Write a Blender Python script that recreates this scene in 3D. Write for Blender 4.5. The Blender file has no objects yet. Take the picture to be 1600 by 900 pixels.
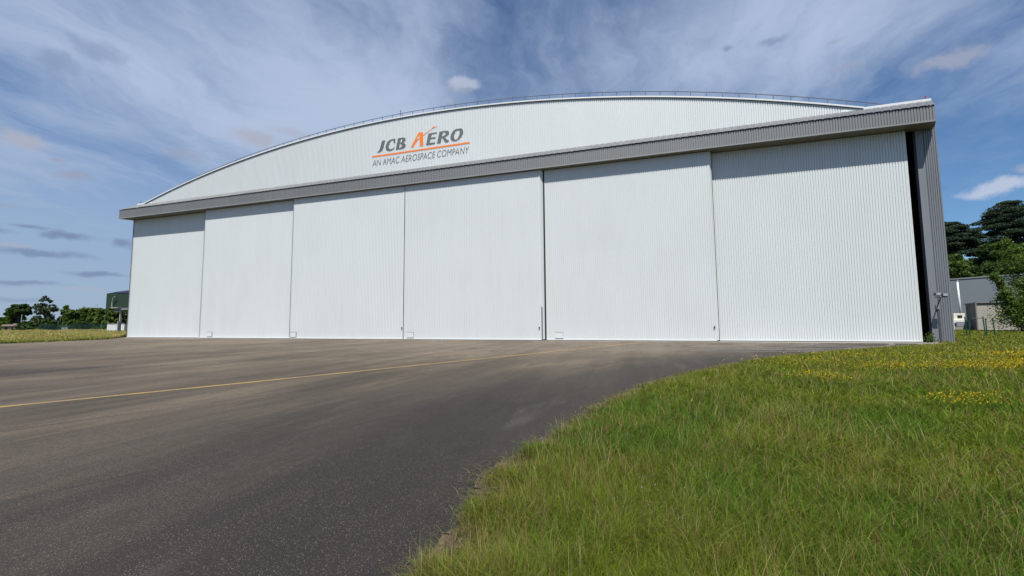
import bpy, bmesh, math, random
import numpy as np
from mathutils import Vector, Matrix
random.seed(7); rng = np.random.default_rng(11)
sc = bpy.context.scene
col = sc.collection
R = math.radians

# ---------------------------------------------------------------- camera
EYE = 1.65
pitch, roll, yaw = .0787, -.00824, .3002
fw = Vector((-math.sin(yaw)*math.cos(pitch), math.cos(yaw)*math.cos(pitch), math.sin(pitch)))
rt = Vector((math.cos(yaw), math.sin(yaw), 0)); up = rt.cross(fw)
r2 = rt*math.cos(roll)+up*math.sin(roll); u2 = -rt*math.sin(roll)+up*math.cos(roll)
cam_d = bpy.data.cameras.new('camera'); cam = bpy.data.objects.new('camera', cam_d); col.objects.link(cam)
cam.matrix_world = Matrix(((r2.x, u2.x, -fw.x, 0), (r2.y, u2.y, -fw.y, 0), (r2.z, u2.z, -fw.z, EYE), (0, 0, 0, 1)))
cam_d.sensor_width = 36; cam_d.lens = 36*643.4/1600; cam_d.clip_start = .05; cam_d.clip_end = 6000
sc.camera = cam

# ---------------------------------------------------------------- sun, sky, exposure
sun_dir = Vector((-.06, .5, -1)).normalized()          # direction of travel
EL = math.asin(-sun_dir.z); AZ = math.atan2(-sun_dir.x, -sun_dir.y)
sl = bpy.data.lights.new('sun', 'SUN'); sl.energy = 5.0; sl.angle = R(.5); sl.color = (1, .965, .9)
so = bpy.data.objects.new('sun', sl); col.objects.link(so)
so.rotation_euler = sun_dir.to_track_quat('-Z', 'Y').to_euler(); so.location = (0, -20, 60)
sc.view_settings.view_transform = 'Standard'; sc.view_settings.look = 'None'
sc.view_settings.exposure = .36; sc.view_settings.gamma = 1; sc.view_settings.use_curve_mapping = False

class NT:
    """tiny node-tree helper"""
    def __init__(s, tree): s.t = tree; s.n = tree.nodes; s.l = tree.links
    def new(s, typ, **kw):
        nd = s.n.new(typ)
        for k, v in kw.items(): setattr(nd, k, v)
        return nd
    def put(s, sock, v):
        if isinstance(v, (int, float)): sock.default_value = v
        elif isinstance(v, (tuple, list)): sock.default_value = v if len(v) == len(sock.default_value) else tuple(v)+(1,)
        else: s.l.new(v, sock)
    def m(s, op, a, b=None, c=None, clamp=False):
        nd = s.new('ShaderNodeMath', operation=op, use_clamp=clamp)
        for i, v in enumerate((a, b, c)):
            if v is not None: s.put(nd.inputs[i], v)
        return nd.outputs[0]
    def vm(s, op, a, b=None, out=0):
        nd = s.new('ShaderNodeVectorMath', operation=op); s.put(nd.inputs[0], a)
        if b is not None:
            s.put(nd.inputs[3] if op == 'SCALE' else nd.inputs[1], b)
        return nd.outputs[out]
    def noise(s, vec, scale, detail=4, rough=.5, dist=0, out=0):
        nd = s.new('ShaderNodeTexNoise'); s.put(nd.inputs['Vector'], vec)
        nd.inputs['Scale'].default_value = scale; nd.inputs['Detail'].default_value = detail
        nd.inputs['Roughness'].default_value = rough; nd.inputs['Distortion'].default_value = dist
        return nd.outputs[out]
    def ss(s, v, a, b, lo=0., hi=1.):
        nd = s.new('ShaderNodeMapRange', interpolation_type='SMOOTHSTEP'); s.put(nd.inputs[0], v)
        for i, x in enumerate((a, b, lo, hi)): nd.inputs[i+1].default_value = x
        return nd.outputs[0]
    def mix(s, f, a, b, mode='MIX'):
        nd = s.new('ShaderNodeMix', data_type='RGBA', blend_type=mode)
        s.put(nd.inputs[0], f); s.put(nd.inputs[6], a); s.put(nd.inputs[7], b)
        return nd.outputs[2]
    def mapping(s, vec, rot=(0, 0, 0), scale=(1, 1, 1), loc=(0, 0, 0)):
        nd = s.new('ShaderNodeMapping'); s.put(nd.inputs[0], vec)
        nd.inputs['Rotation'].default_value = rot; nd.inputs['Scale'].default_value = scale; nd.inputs['Location'].default_value = loc
        return nd.outputs[0]

w = bpy.data.worlds.new('World'); sc.world = w; w.use_nodes = True
T = NT(w.node_tree); T.n.clear()
sky = T.new('ShaderNodeTexSky', sky_type='NISHITA', sun_disc=False)
sky.sun_elevation = EL; sky.sun_rotation = AZ; sky.altitude = 150; sky.air_density = 1.0; sky.dust_density = .12; sky.ozone_density = 2.6
bg = T.new('ShaderNodeBackground'); bg.inputs[1].default_value = .075
ow = T.new('ShaderNodeOutputWorld')
dirv = T.vm('NORMALIZE', T.new('ShaderNodeTexCoord').outputs['Generated'])
sep = T.new('ShaderNodeSeparateXYZ'); T.put(sep.inputs[0], dirv)
dx, dy, dz = sep.outputs
den = T.m('ADD', T.m('MAXIMUM', dz, 0), .12)
cp = T.new('ShaderNodeCombineXYZ'); T.put(cp.inputs[0], T.m('DIVIDE', dx, den)); T.put(cp.inputs[1], T.m('DIVIDE', dy, den))
P = cp.outputs[0]                                       # the cloud layer's own plane
warp = T.vm('SCALE', T.vm('SUBTRACT', T.noise(P, 1.6, 5, .55, 0, 1), (.5, .5, .5)), .55)
Pw = T.vm('ADD', P, warp)
veil = T.noise(T.mapping(Pw, rot=(0, 0, R(28)), scale=(1, .6, 1)), .75, 8, .58, .1)
fib = T.noise(T.mapping(Pw, rot=(0, 0, R(-32)), scale=(1.7, .6, 1)), 1.3, 8, .62, .15)
fib2 = T.noise(T.mapping(Pw, rot=(0, 0, R(12)), scale=(2.4, .9, 1), loc=(3, 1, 0)), 2.6, 8, .65, .15)
az = T.m('MULTIPLY', T.m('ARCTAN2', dx, dy), 57.2958)
el = T.m('MULTIPLY', T.m('ARCSINE', dz), 57.2958)
def bump2(az0, wa, el0, we):
    a = T.m('POWER', T.m('DIVIDE', T.m('SUBTRACT', az, az0), wa), 2); b = T.m('POWER', T.m('DIVIDE', T.m('SUBTRACT', el, el0), we), 2)
    return T.m('POWER', 2.718, T.m('MULTIPLY', T.m('ADD', a, b), -1))
base = T.m('ADD', T.m('MULTIPLY', veil, .85), T.m('ADD', T.m('MULTIPLY', fib, .45), T.m('MULTIPLY', fib2, .25)))
wt = T.m('ADD', T.m('MULTIPLY', bump2(-44, 20, 26, 17), .25), T.m('MULTIPLY', bump2(14, 17, 33, 8), .25))
wt = T.m('ADD', wt, T.m('MULTIPLY', bump2(-70, 14, 20, 14), .12))
wt = T.m('SUBTRACT', wt, T.m('MULTIPLY', bump2(-19, 10, 30, 14), .13))
wt = T.m('SUBTRACT', wt, T.m('MULTIPLY', bump2(36, 12, 14, 9), .10))
cirrus = T.ss(T.m('ADD', base, wt), .62, 1.08, 0, .86)
lowhaze = T.m('MULTIPLY', T.ss(az, -5, -60), T.ss(el, 26, 2, 0, .85))
cirrus = T.m('MAXIMUM', cirrus, lowhaze)
skyc = T.mix(1, sky.outputs[0], (.66, .89, 1.08), 'MULTIPLY')
white = T.mix(T.ss(el, 3, 26), (3.4, 4.4, 6.1), (5.2, 6.2, 8.1))
c = T.mix(cirrus, skyc, white)
# small low clouds, each at its own bearing and height in the sky
pn = T.vm('SUBTRACT', T.noise(dirv, 13, 6, .6, 0, 1), (.5, .5, .5))
ps = T.new('ShaderNodeSeparateXYZ'); T.put(ps.inputs[0], pn)
na, nb, nc = ps.outputs
sbr = T.noise(dirv, 30, 5, .6)
def puff(c, az0, el0, wa, we, colr, op, soft=.9):
    a = T.m('DIVIDE', T.m('ADD', T.m('SUBTRACT', az, az0), T.m('MULTIPLY', na, 2.6+wa*1.4)), wa)
    b = T.m('DIVIDE', T.m('ADD', T.m('SUBTRACT', el, el0), T.m('MULTIPLY', nb, we*4.2)), we)
    r = T.m('SQRT', T.m('ADD', T.m('MULTIPLY', a, a), T.m('MULTIPLY', b, b)))
    r = T.m('ADD', r, T.m('MULTIPLY', T.m('SUBTRACT', sbr, .5), 1.1))
    return T.mix(T.ss(r, 1.15, 1.15-soft, 0, op), c, colr)
WH = (6.0, 6.5, 7.9); WM = (4.3, 4.5, 5.5); DK = (1.9, 2.6, 4.2); GR = (3.3, 3.7, 5.0)
for a in [(-23.7, 30.8, 3.0, .75, WH, .6), (-24.8, 30.2, 2.4, .5, WM, .4), (-25.9, 28.7, .9, .45, WM, .5), (-68, 16.4, 2.0, .9, WM, .85), (-66, 15.1, .8, .35, GR, .7),
          (-64.9, 13.9, 1.6, .5, GR, .75), (-49.6, 21.2, 2.6, 1.2, WM, .8), (-46.4, 22.5, 2.8, .6, WM, .5), (-56.3, 17.8, 2.4, .8, GR, .55),
          (-66.1, 23.6, 1.9, 1.0, DK, .4), (-63.4, 25.6, 2.3, .8, DK, .35), (11.7, 31.2, .8, .4, DK, .6), (16.5, 30.4, 1.6, .5, DK, .5),
          (22.8, 28.5, .9, .3, GR, .4), (31.3, 23.3, 2.6, .9, WM, .6), (23.4, 25.7, 1.8, .6, GR, .45), (33.5, 11.4, 2.6, .75, WH, .75), (35.2, 12.6, 2.0, .5, WM, .7),
          (-67, 8.7, 1.8, .22, DK, .7), (-64.6, 8.2, 2.0, .45, DK, .85), (-61, 8.1, 1.5, .5, DK, .8), (-70, 8.0, 2.2, .3, DK, .6), (-58.8, 6.6, 1.4, .25, GR, .6), (-66.4, 6.5, 3.6, .45, DK, .75), (-68, 6.9, 1.8, .3, WM, .5),
          (-62.8, 4.9, 2.6, .35, DK, .75), (-67.8, 3.8, 2.6, .35, DK, .65), (-60.5, 2.9, 2.5, .3, WM, .4), (-69, 2.2, 3.5, .25, DK, .35), (-58.5, 9.6, 1.6, .22, GR, .5), (-69.5, 10.4, 2.4, .25, GR, .5), (-64, 3.4, 3.0, .25, WM, .35)]:
    c = puff(c, *a)
T.put(bg.inputs[0], c); T.l.new(bg.outputs[0], ow.inputs[0])

# ---------------------------------------------------------------- materials
MATS = {}
def mat(name, rgb=(.5, .5, .5), rough=.7, metal=0, spec=.5, build=None):
    if name in MATS: return MATS[name]
    m = bpy.data.materials.new(name); m.use_nodes = True; N = NT(m.node_tree); b = m.node_tree.nodes['Principled BSDF']
    b.inputs['Base Color'].default_value = (*rgb, 1); b.inputs['Roughness'].default_value = rough
    b.inputs['Metallic'].default_value = metal; b.inputs['Specular IOR Level'].default_value = spec
    if build: build(N, b)
    MATS[name] = m; return m
def worn(rgb, amt=.12, scale=.6, streak=True, rough=.5):
    """painted sheet metal: faint vertical rain streaks and blotches"""
    def f(N, b):
        g = N.new('ShaderNodeNewGeometry').outputs['Position']
        n1 = N.noise(N.mapping(g, scale=(1, 1, .12 if streak else 1)), scale*2.2, 5, .6)
        n2 = N.noise(g, scale*.35, 3, .5)
        f1 = N.m('ADD', N.m('MULTIPLY', N.ss(n1, .3, .75), .6), N.m('MULTIPLY', N.ss(n2, .3, .7), .4))
        dark = tuple(x*(1-amt) for x in rgb); dark = (dark[0], dark[1], dark[2]*.97)
        N.put(b.inputs['Base Color'], N.mix(f1, (*rgb, 1), (*dark, 1)))
        N.put(b.inputs['Roughness'], N.ss(n1, .2, .8, rough-.08, rough+.12))
    return f
M_WHITE = mat('white_cladding', (.60, .63, .63), .45, build=worn((.595, .622, .632), .055))
M_GABLE = mat('white_gable_cladding', build=worn((.62, .65, .66), .08, .3))
M_TRIM = mat('white_trim', build=worn((.68, .70, .70), .08))
M_GREY = mat('grey_cladding', build=worn((.195, .202, .21), .14))
M_GREYF = mat('grey_flashing', build=worn((.235, .242, .25), .12))
M_CANOPY = mat('canopy_sheet_metal', build=worn((.125, .13, .137), .15))
M_VOID = mat('unlit_void', (.004, .004, .004), 1, 0, 0)
M_JAMB = mat('grey_wall_cladding', build=worn((.185, .195, .215), .16))
M_DARK = mat('black_rubber', (.012, .012, .013), .7)
M_SOF = mat('soffit_board', build=worn((.20, .19, .14), .3, 1.0, False))
M_ROOF = mat('roof_sheet', build=worn((.40, .41, .42), .2))
M_INT = mat('interior_dark', (.02, .02, .02), .9)
M_RAIL = mat('galvanised_steel', (.16, .18, .22), .45, .6)
M_LTR = mat('grey_lettering', build=worn((.115, .125, .13), .1, 1, False))
M_ORG = mat('orange_lettering', build=worn((.85, .19, .012), .08, 1, False))
M_HATCH = mat('hatch_white', (.60, .62, .62), .5)
M_SLOT = mat('hatch_slot', (.10, .10, .105), .6)
M_DGREEN = mat('green_cladding', build=worn((.018, .042, .023), .2, .2))
M_PURP = mat('blue_roof_edge', (.06, .06, .16), .5)
M_GPOST = mat('green_post', (.008, .055, .032), .5)
M_FENCE = mat('green_wire', (.012, .05, .038), .5)
M_HALL = mat('grey_hall', build=worn((.19, .215, .24), .15, .15))
M_BEIGE = mat('beige_render', build=worn((.42, .40, .36), .2, .5, False, .85))
M_BEIGED = mat('dark_render', build=worn((.16, .15, .14), .2, .5, False, .85))
M_OFFW = mat('off_white_paint', build=worn((.74, .72, .66), .12, 2, False))
M_GREYB = mat('grey_box', (.22, .24, .28), .6)
M_METAL = mat('pale_metal', (.45, .47, .48), .4, .4)
M_BARK = mat('bark', build=lambda N, b: N.put(b.inputs['Base Color'], N.mix(N.noise(N.mapping(N.new('ShaderNodeTexCoord').outputs['Object'], scale=(4, 4, .6)), 6, 5, .6), (.05, .04, .03, 1), (.13, .11, .09, 1))))
M_TAN = mat('tan_render', build=worn((.36, .26, .17), .2, .5, False, .85))
M_PINK = mat('pale_render', build=worn((.44, .38, .35), .2, .5, False, .85))
M_TILE = mat('clay_tile', (.13, .10, .085), .8)
M_CONC = mat('concrete', build=worn((.30, .28, .26), .25, 2, False, .85))

def leaf_mat(name, rough=.55, trans=.35):
    m = bpy.data.materials.new(name); m.use_nodes = True; N = NT(m.node_tree); b = m.node_tree.nodes['Principled BSDF']
    at = N.new('ShaderNodeAttribute'); at.attribute_name = 'tint'
    N.put(b.inputs['Base Color'], at.outputs[0]); b.inputs['Roughness'].default_value = rough; b.inputs['Specular IOR Level'].default_value = .25
    tr = N.new('ShaderNodeBsdfTranslucent'); N.put(tr.inputs[0], N.mix(1, at.outputs[0], (1.0, 1.15, .5, 1), 'MULTIPLY'))
    mx = N.new('ShaderNodeMixShader'); mx.inputs[0].default_value = trans
    N.l.new(b.outputs[0], mx.inputs[1]); N.l.new(tr.outputs[0], mx.inputs[2])
    N.l.new(mx.outputs[0], m.node_tree.nodes['Material Output'].inputs[0]); return m
M_LEAF = leaf_mat('foliage'); M_GRASS = leaf_mat('grass_blade', .6, .35); M_PETAL = leaf_mat('petal', .6, .3)

# ground: soil and thatch under the blades
def gsoil(N, b):
    g = N.new('ShaderNodeNewGeometry').outputs['Position']
    n = N.noise(g, .35, 5, .6); n2 = N.noise(g, 9, 4, .6)
    c1 = N.mix(N.ss(n, .35, .65), (.035, .048, .014, 1), (.075, .070, .028, 1))
    N.put(b.inputs['Base Color'], N.mix(N.ss(n2, .3, .75), c1, (.05, .038, .022, 1)))
    b.inputs['Roughness'].default_value = .95; b.inputs['Specular IOR Level'].default_value = .1
M_SOIL = mat('soil', build=gsoil)

DIRA = math.atan2(.35, .94)                              # paving lanes run towards the doors
def gasph(N, b):
    g = N.new('ShaderNodeNewGeometry').outputs['Position']
    lane = N.mapping(g, rot=(0, 0, DIRA), scale=(1, .09, 1))
    s1 = N.noise(lane, .55, 5, .55, .6); s2 = N.noise(lane, 2.6, 4, .6, .4)
    big = N.noise(g, .13, 4, .55, .5)
    sx = N.new('ShaderNodeSeparateXYZ'); N.put(sx.inputs[0], g)
    # paler surface away from the verge; darker newer strip beside the grass
    # verge line approximated by a parabola through its points
    vx = N.m('ADD', -2.6, N.m('MULTIPLY', N.m('POWER', N.m('MAXIMUM', N.m('SUBTRACT', sx.outputs[1], 2.), 0), 1.75), .0512))
    dist = N.m('SUBTRACT', vx, sx.outputs[0])
    dist = N.m('ADD', dist, N.m('MULTIPLY', N.m('SUBTRACT', N.noise(lane, .9, 4, .55), .5), 5.0))
    newer = N.ss(dist, 8.0, .2)
    band = N.new('ShaderNodeCombineXYZ'); N.put(band.inputs[0], N.m('MULTIPLY', dist, .9)); N.put(band.inputs[1], N.m('MULTIPLY', sx.outputs[1], .06))
    bn = N.noise(band.outputs[0], 1.5, 6, .6, .25)
    tone = N.m('ADD', N.m('MULTIPLY', N.ss(s1, .3, .7), .45), N.m('MULTIPLY', N.ss(s2, .3, .7), .2))
    tone = N.m('ADD', tone, N.m('MULTIPLY', N.ss(big, .3, .7), .45))
    tone = N.m('ADD', tone, N.ss(sx.outputs[1], 2.5, 24, -.38, .20), None, True)  # near ground darkened, far ground paled: view-angle sheen put into the colour
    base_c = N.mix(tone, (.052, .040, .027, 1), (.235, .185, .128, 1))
    base_c = N.mix(N.ss(bn, .40, .68, 0, .50), base_c, (.048, .038, .028, 1))
    base_c = N.mix(N.m('MULTIPLY', newer, .82), base_c, (.017, .015, .0135, 1))
    # pale dust drifts in the new strip and curved tyre scuffs by the doors
    dust = N.m('MULTIPLY', N.ss(N.noise(N.mapping(g, rot=(0, 0, R(-70)), scale=(1, .25, 1)), 1.3, 6, .65, .8), .56, .72, 0, .35), newer)
    base_c = N.mix(dust, base_c, (.14, .125, .105, 1))
    wob = N.m('MULTIPLY', N.m('SUBTRACT', N.noise(g, .5, 3, .5), .5), .5)
    for cx, cy, rad, wd in ((9.2, 34.5, 8.3, .16), (9.4, 34.7, 9.9, .14), (4.5, 36.5, 11.5, .13), (4.2, 36.8, 13.2, .12), (12.5, 37, 9.0, .14), (-3, 38.5, 15.5, .12), (0, 36, 9.0, .12), (14.5, 40, 11.2, .15)):
        q = N.m('SQRT', N.m('ADD', N.m('POWER', N.m('SUBTRACT', sx.outputs[0], cx), 2), N.m('POWER', N.m('SUBTRACT', sx.outputs[1], cy), 2)))
        q = N.m('ABSOLUTE', N.m('ADD', N.m('SUBTRACT', q, rad), wob))
        k = N.m('MULTIPLY', N.ss(q, wd*1.8, wd*.3, 0, .95), N.ss(s2, .2, .5))
        base_c = N.mix(k, base_c, (.20, .19, .175, 1))
    # lane joints
    lx = N.new('ShaderNodeSeparateXYZ'); N.put(lx.inputs[0], N.mapping(g, rot=(0, 0, DIRA)))
    jw = N.m('ADD', lx.outputs[0], N.m('MULTIPLY', N.m('SUBTRACT', N.noise(g, .3, 3, .6), .5), .5))
    jf = N.m('ABSOLUTE', N.m('SUBTRACT', N.m('FRACT', N.m('DIVIDE', jw, 4.1)), .5))
    base_c = N.mix(N.m('MULTIPLY', N.ss(jf, .012, .003, 0, .8), N.ss(s2, .3, .6)), base_c, (.030, .027, .024, 1))
    # aggregate: pale stones and dark pits
    v = N.new('ShaderNodeTexVoronoi'); N.put(v.inputs['Vector'], g); v.inputs['Scale'].default_value = 125
    sv = N.new('ShaderNodeSeparateColor'); N.put(sv.inputs[0], v.outputs['Color'])
    core = N.ss(v.outputs['Distance'], .55, .25)
    base_c = N.mix(N.m('MULTIPLY', N.ss(sv.outputs[0], .62, .97, 0, .8), N.m('MULTIPLY', core, N.ss(N.noise(g, 3.5, 4, .6), .25, .7, .35, 1))), base_c, (.29, .255, .205, 1))
    base_c = N.mix(N.ss(sv.outputs[1], .45, .8, 0, .7), base_c, (.018, .017, .017, 1))
    fine = N.noise(g, 190, 2, .6)
    base_c = N.mix(N.ss(fine, .3, .7, 0, .25), base_c, (.02, .02, .02, 1))
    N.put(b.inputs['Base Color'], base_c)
    N.put(b.inputs['Roughness'], N.ss(s2, .2, .8, .62, .8)); b.inputs['Specular IOR Level'].default_value = .2
    bp_ = N.new('ShaderNodeBump'); bp_.inputs['Strength'].default_value = .5; bp_.inputs['Distance'].default_value = .006
    N.put(bp_.inputs['Height'], N.m('ADD', N.m('MULTIPLY', v.outputs['Distance'], -1), fine)); N.l.new(bp_.outputs[0], b.inputs['Normal'])
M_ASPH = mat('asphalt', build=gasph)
def gline(N, b):
    g = N.new('ShaderNodeNewGeometry').outputs['Position']
    n = N.noise(g, 55, 4, .65); n2 = N.noise(g, 1.2, 4, .6)
    k = N.ss(N.m('ADD', N.m('MULTIPLY', n, .7), N.m('MULTIPLY', n2, .5)), .50, .74)
    N.put(b.inputs['Base Color'], N.mix(k, (.36, .23, .055, 1), (.13, .10, .06, 1))); b.inputs['Roughness'].default_value = .75
M_LINE = mat('yellow_paint', build=gline)

# ---------------------------------------------------------------- object helpers
def tag(o, label=None, cat=None, group=None, kind=None):
    if label: o['label'] = label
    if cat: o['category'] = cat
    if group: o['group'] = group
    if kind: o['kind'] = kind
    return o
def empty(name, loc, label, cat, group=None, rz=0):
    o = bpy.data.objects.new(name, None); col.objects.link(o); o.location = loc; o.rotation_euler.z = rz; o.empty_display_size = .3
    return tag(o, label, cat, group)
def link(name, me, m, parent=None):
    o = bpy.data.objects.new(name, me); col.objects.link(o)
    if m: me.materials.append(m)
    if parent: o.parent = parent
    return o
class MB:
    def __init__(s): s.v = []; s.f = []
    def quad(s, a, b, c, d):
        i = len(s.v); s.v += [a, b, c, d]; s.f.append((i, i+1, i+2, i+3)); return s
    def poly(s, pts): i = len(s.v); s.v += list(pts); s.f.append(tuple(range(i, i+len(pts)))); return s
    def box(s, x0, x1, y0, y1, z0, z1):
        i = len(s.v)
        s.v += [(x0, y0, z0), (x1, y0, z0), (x1, y1, z0), (x0, y1, z0), (x0, y0, z1), (x1, y0, z1), (x1, y1, z1), (x0, y1, z1)]
        for q in ((0, 3, 2, 1), (4, 5, 6, 7), (0, 1, 5, 4), (1, 2, 6, 5), (2, 3, 7, 6), (3, 0, 4, 7)): s.f.append(tuple(i+k for k in q))
        return s
    def tube(s, p, q, ra, rb=None, n=8, cap=True):
        rb = ra if rb is None else rb; p = Vector(p); q = Vector(q); d = (q-p).normalized()
        a = d.orthogonal().normalized(); b = d.cross(a); i = len(s.v)
        for c_, r_ in ((p, ra), (q, rb)):
            for k in range(n):
                t = 2*math.pi*k/n; s.v.append(tuple(c_+a*r_*math.cos(t)+b*r_*math.sin(t)))
        for k in range(n): s.f.append((i+k, i+(k+1) % n, i+n+(k+1) % n, i+n+k))
        if cap: s.f.append(tuple(i+n+k for k in range(n))); s.f.append(tuple(i+n-1-k for k in range(n)))
        return s
    def build(s, name, m, parent=None, smooth=False, bevel=0):
        me = bpy.data.meshes.new(name); me.from_pydata([tuple(p) for p in s.v], [], s.f); me.update()
        if smooth: me.polygons.foreach_set('use_smooth', [True]*len(me.polygons))
        o = link(name, me, m, parent)
        if bevel:
            md = o.modifiers.new('bevel', 'BEVEL'); md.width = bevel; md.segments = 2; md.limit_method = 'ANGLE'
        return o

def ribs(L, pitch, depth, low=.18):
    """profile of a trapezoidal sheet: (along, out) points over length L"""
    n = max(1, round(L/pitch)); p = L/n; out = []
    for i in range(n):
        x = i*p; out += [(x, 0), (x+p*low, 0), (x+p*(low+.08), depth), (x+p*.94, depth)]
    out.append((L, 0)); return out
def sheet(name, m, parent, a, b, zb_, zt_, pitch=.16, depth=.042, out=(0, -1), low=.18):
    """vertical corrugated sheet between plan points a and b, standing out along `out`; zb_, zt_ may be functions of the distance from a"""
    a = Vector((*a, 0)); b = Vector((*b, 0)); L = (b-a).length; d = (b-a)/L; o = Vector((*out, 0))
    mb = MB(); pr = ribs(L, pitch, depth, low); fb = zb_ if callable(zb_) else (lambda s: zb_); ft = zt_ if callable(zt_) else (lambda s: zt_)
    for (s0, o0), (s1, o1) in zip(pr, pr[1:]):
        p0 = a+d*s0+o*o0; p1 = a+d*s1+o*o1
        mb.quad((p0.x, p0.y, fb(s0)), (p1.x, p1.y, fb(s1)), (p1.x, p1.y, ft(s1)), (p0.x, p0.y, ft(s0)))
    return mb.build(name, m, parent)

def np_mesh(name, V, nper, ncorner_idx, m, tint=None, parent=None):
    """V: (n*nper,3); faces from per-item index template; tint per vertex"""
    n = len(V)//nper; me = bpy.data.meshes.new(name); me.vertices.add(len(V)); me.vertices.foreach_set('co', V.astype(np.float32).ravel())
    loops = []; starts = []; tot = 0
    idx = np.concatenate([np.array(f) for f in ncorner_idx]); lens = np.array([len(f) for f in ncorner_idx])
    L = (np.arange(n)[:, None]*nper+idx[None, :]).ravel()
    me.loops.add(len(L)); me.loops.foreach_set('vertex_index', L.astype(np.int32))
    st = np.concatenate([[0], np.cumsum(lens)[:-1]]); S = (np.arange(n)[:, None]*lens.sum()+st[None, :]).ravel()
    me.polygons.add(len(S)); me.polygons.foreach_set('loop_start', S.astype(np.int32))
    me.update(calc_edges=True)
    if tint is not None:
        at = me.attributes.new('tint', 'FLOAT_COLOR', 'POINT'); at.data.foreach_set('color', np.c_[tint, np.ones(len(tint))].astype(np.float32).ravel())
    return link(name, me, m, parent)

# ---------------------------------------------------------------- setting: ground
D = 32.87
YG = 33.87                                             # gable plane
ZB, ZT = 14.227, 15.383                                # fascia bottom and top
XS = [-58.536, -46.022, -33.392, -20.509, -7.385, 5.484, 17.502]
DOFF = [.77, .26, 0, 0, .26, .77]
mb = MB().quad((-1500, -900, -.012), (1500, -900, -.012), (1500, 2200, -.012), (-1500, 2200, -.012))
tag(mb.build('ground', M_SOIL), 'grassland', None, None, 'structure')
verge = [(-1.45, -60), (-1.5, -6), (-1.36, 1.2), (-1.36, 2.5), (-1.50, 3.5), (-1.56, 4.3), (-1.44, 5.2), (-1.0, 7.0), (.0, 10.7), (2.0, 14.8), (5.1, 19.6), (9.4, 24.7), (14.0, 29.0), (16.9, 31.5), (18.0, 32.9)]
left_edge = [(-59.0, 33.5), (-57.5, 31.8), (-54.4, 29.8), (-53.8, 25.7), (-53.2, 23), (-53.4, 20), (-53.2, 0), (-53, -60)]
def resample(pts, step):
    out = []
    for (x0, y0), (x1, y1) in zip(pts, pts[1:]):
        n = max(1, int(math.hypot(x1-x0, y1-y0)/step))
        for i in range(n): out.append((x0+(x1-x0)*i/n, y0+(y1-y0)*i/n))
    out.append(pts[-1]); return out
from mathutils import noise as mnoise
def catmull(pts, k=6):
    out = []
    for i in range(len(pts)-1):
        p0, p1, p2, p3 = (np.array(pts[max(0, min(len(pts)-1, j))]) for j in (i-1, i, i+1, i+2))
        for t in np.arange(k)/k:
            out.append(tuple(.5*((2*p1)+(-p0+p2)*t+(2*p0-5*p1+4*p2-p3)*t*t+(-p0+3*p1-3*p2+p3)*t**3)))
    out.append(tuple(pts[-1])); return out
vs = resample(catmull(verge[2:]), .12)
vs = [(x+.16*mnoise.noise(Vector((x*.9, y*.9, 3)))+.07*mnoise.noise(Vector((x*4, y*4, 1))), y) for x, y in vs]
vs = [(-1.45, -60), (-1.5, -6)]+vs
le = resample(left_edge, .5); le = [(x+.25*mnoise.noise(Vector((x*.4, y*.4, 9))), y) for x, y in le]
apron = vs+[(18.2, 33.75), (-59.3, 33.75)]+le
APR = np.array(apron)
me = bpy.data.meshes.new('apron'); bm = bmesh.new()
fc = bm.faces.new([bm.verts.new((x, y, 0)) for x, y in apron]); bmesh.ops.triangulate(bm, faces=[fc]); bm.normal_update()
for f_ in bm.faces:
    if f_.normal.z < 0: f_.normal_flip()
bm.to_mesh(me); bm.free()
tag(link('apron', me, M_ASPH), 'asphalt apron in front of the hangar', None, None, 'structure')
def inside_apron(X, Y):
    ins = np.zeros(len(X), bool); n = len(APR)
    x0, y0 = APR[:, 0], APR[:, 1]; x1, y1 = np.roll(x0, -1), np.roll(y0, -1)
    for a, b, c_, d_ in zip(x0, y0, x1, y1):
        if b == d_: continue
        k = (b > Y) != (d_ > Y); ins ^= k & (X < (c_-a)*(Y-b)/(d_-b)+a)
    return ins
# worn dirt and dead thatch where the verge creeps over the asphalt
def gdirt(N, b):
    g = N.new('ShaderNodeNewGeometry').outputs['Position']
    n = N.noise(g, 7, 6, .65); n2 = N.noise(g, 60, 4, .7)
    c1 = N.mix(N.ss(n, .3, .7), (.045, .034, .024, 1), (.15, .115, .068, 1)); N.put(b.inputs['Base Color'], N.mix(N.ss(n2, .35, .7), c1, (.035, .03, .025, 1)))
    b.inputs['Roughness'].default_value = .95; b.inputs['Specular IOR Level'].default_value = .1
mb = MB(); dp = [p for p in vs if .4 < p[1] < 31]
def dw(p): return max(.0, .03+.75*max(0, mnoise.noise(Vector((p[0]*1.3, p[1]*1.3, 7))))+.14*mnoise.noise(Vector((p[0]*6, p[1]*6, 2))))*(1.2 if p[1] < 5 else .8)
for p, q in zip(dp, dp[1:]):
    d_ = Vector((q[0]-p[0], q[1]-p[1])).normalized(); nx_, ny_ = -d_.y, d_.x; a_, b_ = dw(p), dw(q)
    mb.quad((p[0]-nx_*.12, p[1]-ny_*.12, .005), (p[0]+nx_*a_, p[1]+ny_*a_, .005), (q[0]+nx_*b_, q[1]+ny_*b_, .005), (q[0]-nx_*.12, q[1]-ny_*.12, .005))
tag(mb.build('dirt_strip', mat('dirt', build=gdirt)), 'brown dirt and dead thatch along the grass edge', None, None, 'structure')
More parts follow.
